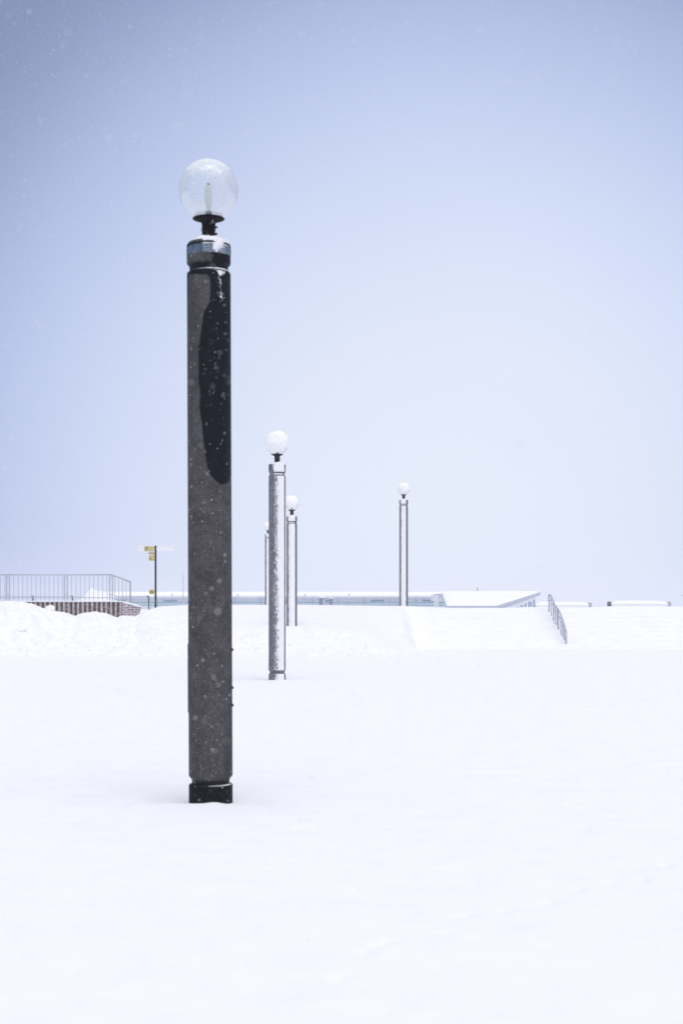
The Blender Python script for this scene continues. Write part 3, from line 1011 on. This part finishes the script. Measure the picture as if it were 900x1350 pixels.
# ------------------------------------------------------------------ cabinets in the middle
for (p0_, p1_, pt, lab) in [(420.5, 429.5, 787.2, 'wider grey blue utility cabinet before the long building'),
                            (434, 438.5, 788.0, 'narrow grey blue utility cabinet before the long building')]:
    d_ = 98
    a = P(p0_, pt, d_); b = P(p1_, pt, d_)
    g = gz((a.x + b.x) / 2, d_)
    t = thing('utility_cabinet', lab, 'cabinet', ((a.x + b.x) / 2, d_, g), 0, 'utility cabinets before the long building')
    w = b.x - a.x
    H = a.z - g
    boxo('body', (0, 0, H / 2 - .05), (w, .5, H - .04), M['cabinet'], t, bev=.01)
    nd = 2 if w > .3 else 1
    for k in range(nd):
        boxo('door', (-w / 2 + w * (k + .5) / nd, -.255, H / 2 - .03), (w / nd - .05, .02, H - .2), M['steel'] if k else M['cabinet'], t)
    boxo('snow_layer', (0, 0, H - .02), (w + .03, .54, .07), M['snow'], t, bev=.02)

# slim mast behind the first lamp, left
ma = P(241.5, 797, 118)
mt_ = thing('mast', 'very thin pale mast between the signpost and the nearest lamp column', 'mast', (ma.x, ma.y, -1.5))
lathe('pole', [(.06, 0), (.05, 2.5), (.03, P(0, 757, 118).z + 1.5), (0, P(0, 757, 118).z + 1.52)], M['concrete'], mt_, 10)
boxo('foot', (0, 0, .1), (.4, .4, .2), M['concrete'], mt_, bev=.02)

# ------------------------------------------------------------------ chunks of ploughed snow
def chunk(px_, d, r, label, group, seed):
    x = (px_ - 450) / F * d
    z = gz(x, d)
    bm = bmesh.new()
    bmesh.ops.create_icosphere(bm, subdivisions=4, radius=r)
    for v in bm.verts:
        n = v.co.normalized()
        k = 1 + .28 * mn.noise(n * 1.6 + Vector((seed, 0, 0))) + .12 * mn.noise(n * 4 + Vector((0, seed, 0)))
        v.co = Vector((n.x * 1.25, n.y, n.z * .75)) * r * k
    o = from_bm('snow_chunk', bm, M['snow'], None, True)
    o.location = (x, d, z + r * .25)
    tag(o, label, 'snow chunk', group)
    return o
chunk(66, 53.2, .16, 'rounded snow chunk on the pile crest, right in front of the ribbed brick wall', 'chunks of ploughed snow', 3)
for i, (px_, d, r) in enumerate([(31, 46.0, .09), (27, 45.8, .06), (57, 44.6, .06), (433, 42.0, .055), (340, 43.6, .07), (358, 43.0, .05),
                                 (383, 44.4, .05), (460, 42.6, .04), (412, 43.4, .045), (300, 43.2, .05), (150, 44.3, .05), (118, 43.2, .04),
                                 (480, 43.3, .05), (515, 42.4, .04), (88, 45.4, .06), (225, 43.4, .05)]):
    chunk(px_, d, r, 'small chunk of ploughed snow lying at the foot of the snow pile', 'small chunks at the foot of the pile', 10 + i * 3)

# ------------------------------------------------------------------ falling snow (countless flakes): one stuff object
NF = 170000
yv = 1.2 + 26 * rng.random(NF) ** .55
xv = (rng.random(NF) * 2 - 1) * (.34 * yv + 1.2)
zlo = np.full(NF, .03)
zhi = EYE + .46 * yv + .3
zv = zlo + rng.random(NF) * (np.minimum(zhi, 8.6) - zlo)
inside = np.hypot(xv - LX1, yv - LY1) < .3
xv[inside] += .9
rad = .0009 + .0028 * rng.random(NF) ** 2.6
base = np.array([[1, 0, 0], [-1, 0, 0], [0, 1, 0], [0, -1, 0], [0, 0, 1], [0, 0, -1]], float)
fc = np.array([[0, 2, 4], [2, 1, 4], [1, 3, 4], [3, 0, 4], [2, 0, 5], [1, 2, 5], [3, 1, 5], [0, 3, 5]])
ax = rng.uniform(.6, 1.3, (NF, 1, 3))
vv = (base[None] * ax * rad[:, None, None] + np.stack([xv, yv, zv], -1)[:, None, :]).reshape(-1, 3)
ff = (fc[None] + (np.arange(NF) * 6)[:, None, None]).reshape(-1, 3)
me = bpy.data.meshes.new('falling_snow')
me.vertices.add(len(vv)); me.vertices.foreach_set('co', vv.reshape(-1).astype(np.float32))
me.loops.add(ff.size); me.loops.foreach_set('vertex_index', ff.reshape(-1).astype(np.int32))
me.polygons.add(len(ff)); me.polygons.foreach_set('loop_start', np.arange(0, ff.size, 3, dtype=np.int32))
me.update(calc_edges=True)
m, t = new_mat('snowflake')
o_ = N('ShaderNodeOutputMaterial', t); d1 = N('ShaderNodeBsdfDiffuse', t); d2 = N('ShaderNodeBsdfTranslucent', t); mm = N('ShaderNodeMixShader', t)
d1.inputs[0].default_value = (.95, .95, .97, 1); d2.inputs[0].default_value = (.95, .95, .97, 1)
t.links.new(d1.outputs[0], mm.inputs[1]); t.links.new(d2.outputs[0], mm.inputs[2]); t.links.new(mm.outputs[0], o_.inputs[0])
fs = link('falling_snow', me, m)
tag(fs, 'fine falling snowflakes filling the air', 'falling snow', kind='stuff')

# ------------------------------------------------------------------ haze
HAZE = 0.0012
bm = bmesh.new()
box(bm, (0, 335, 3.1), (1240, 740, 12.4))
hz = from_bm('haze', bm, None)
m, t = new_mat('haze')
o_ = N('ShaderNodeOutputMaterial', t)
pvv = N('ShaderNodeVolumePrincipled', t)
pvv.inputs['Color'].default_value = (.93, .95, 1, 1)
pvv.inputs['Density'].default_value = HAZE
t.links.new(pvv.outputs[0], o_.inputs['Volume'])
hz.data.materials.append(m)
tag(hz, 'thin falling snow haze', 'haze', kind='stuff')
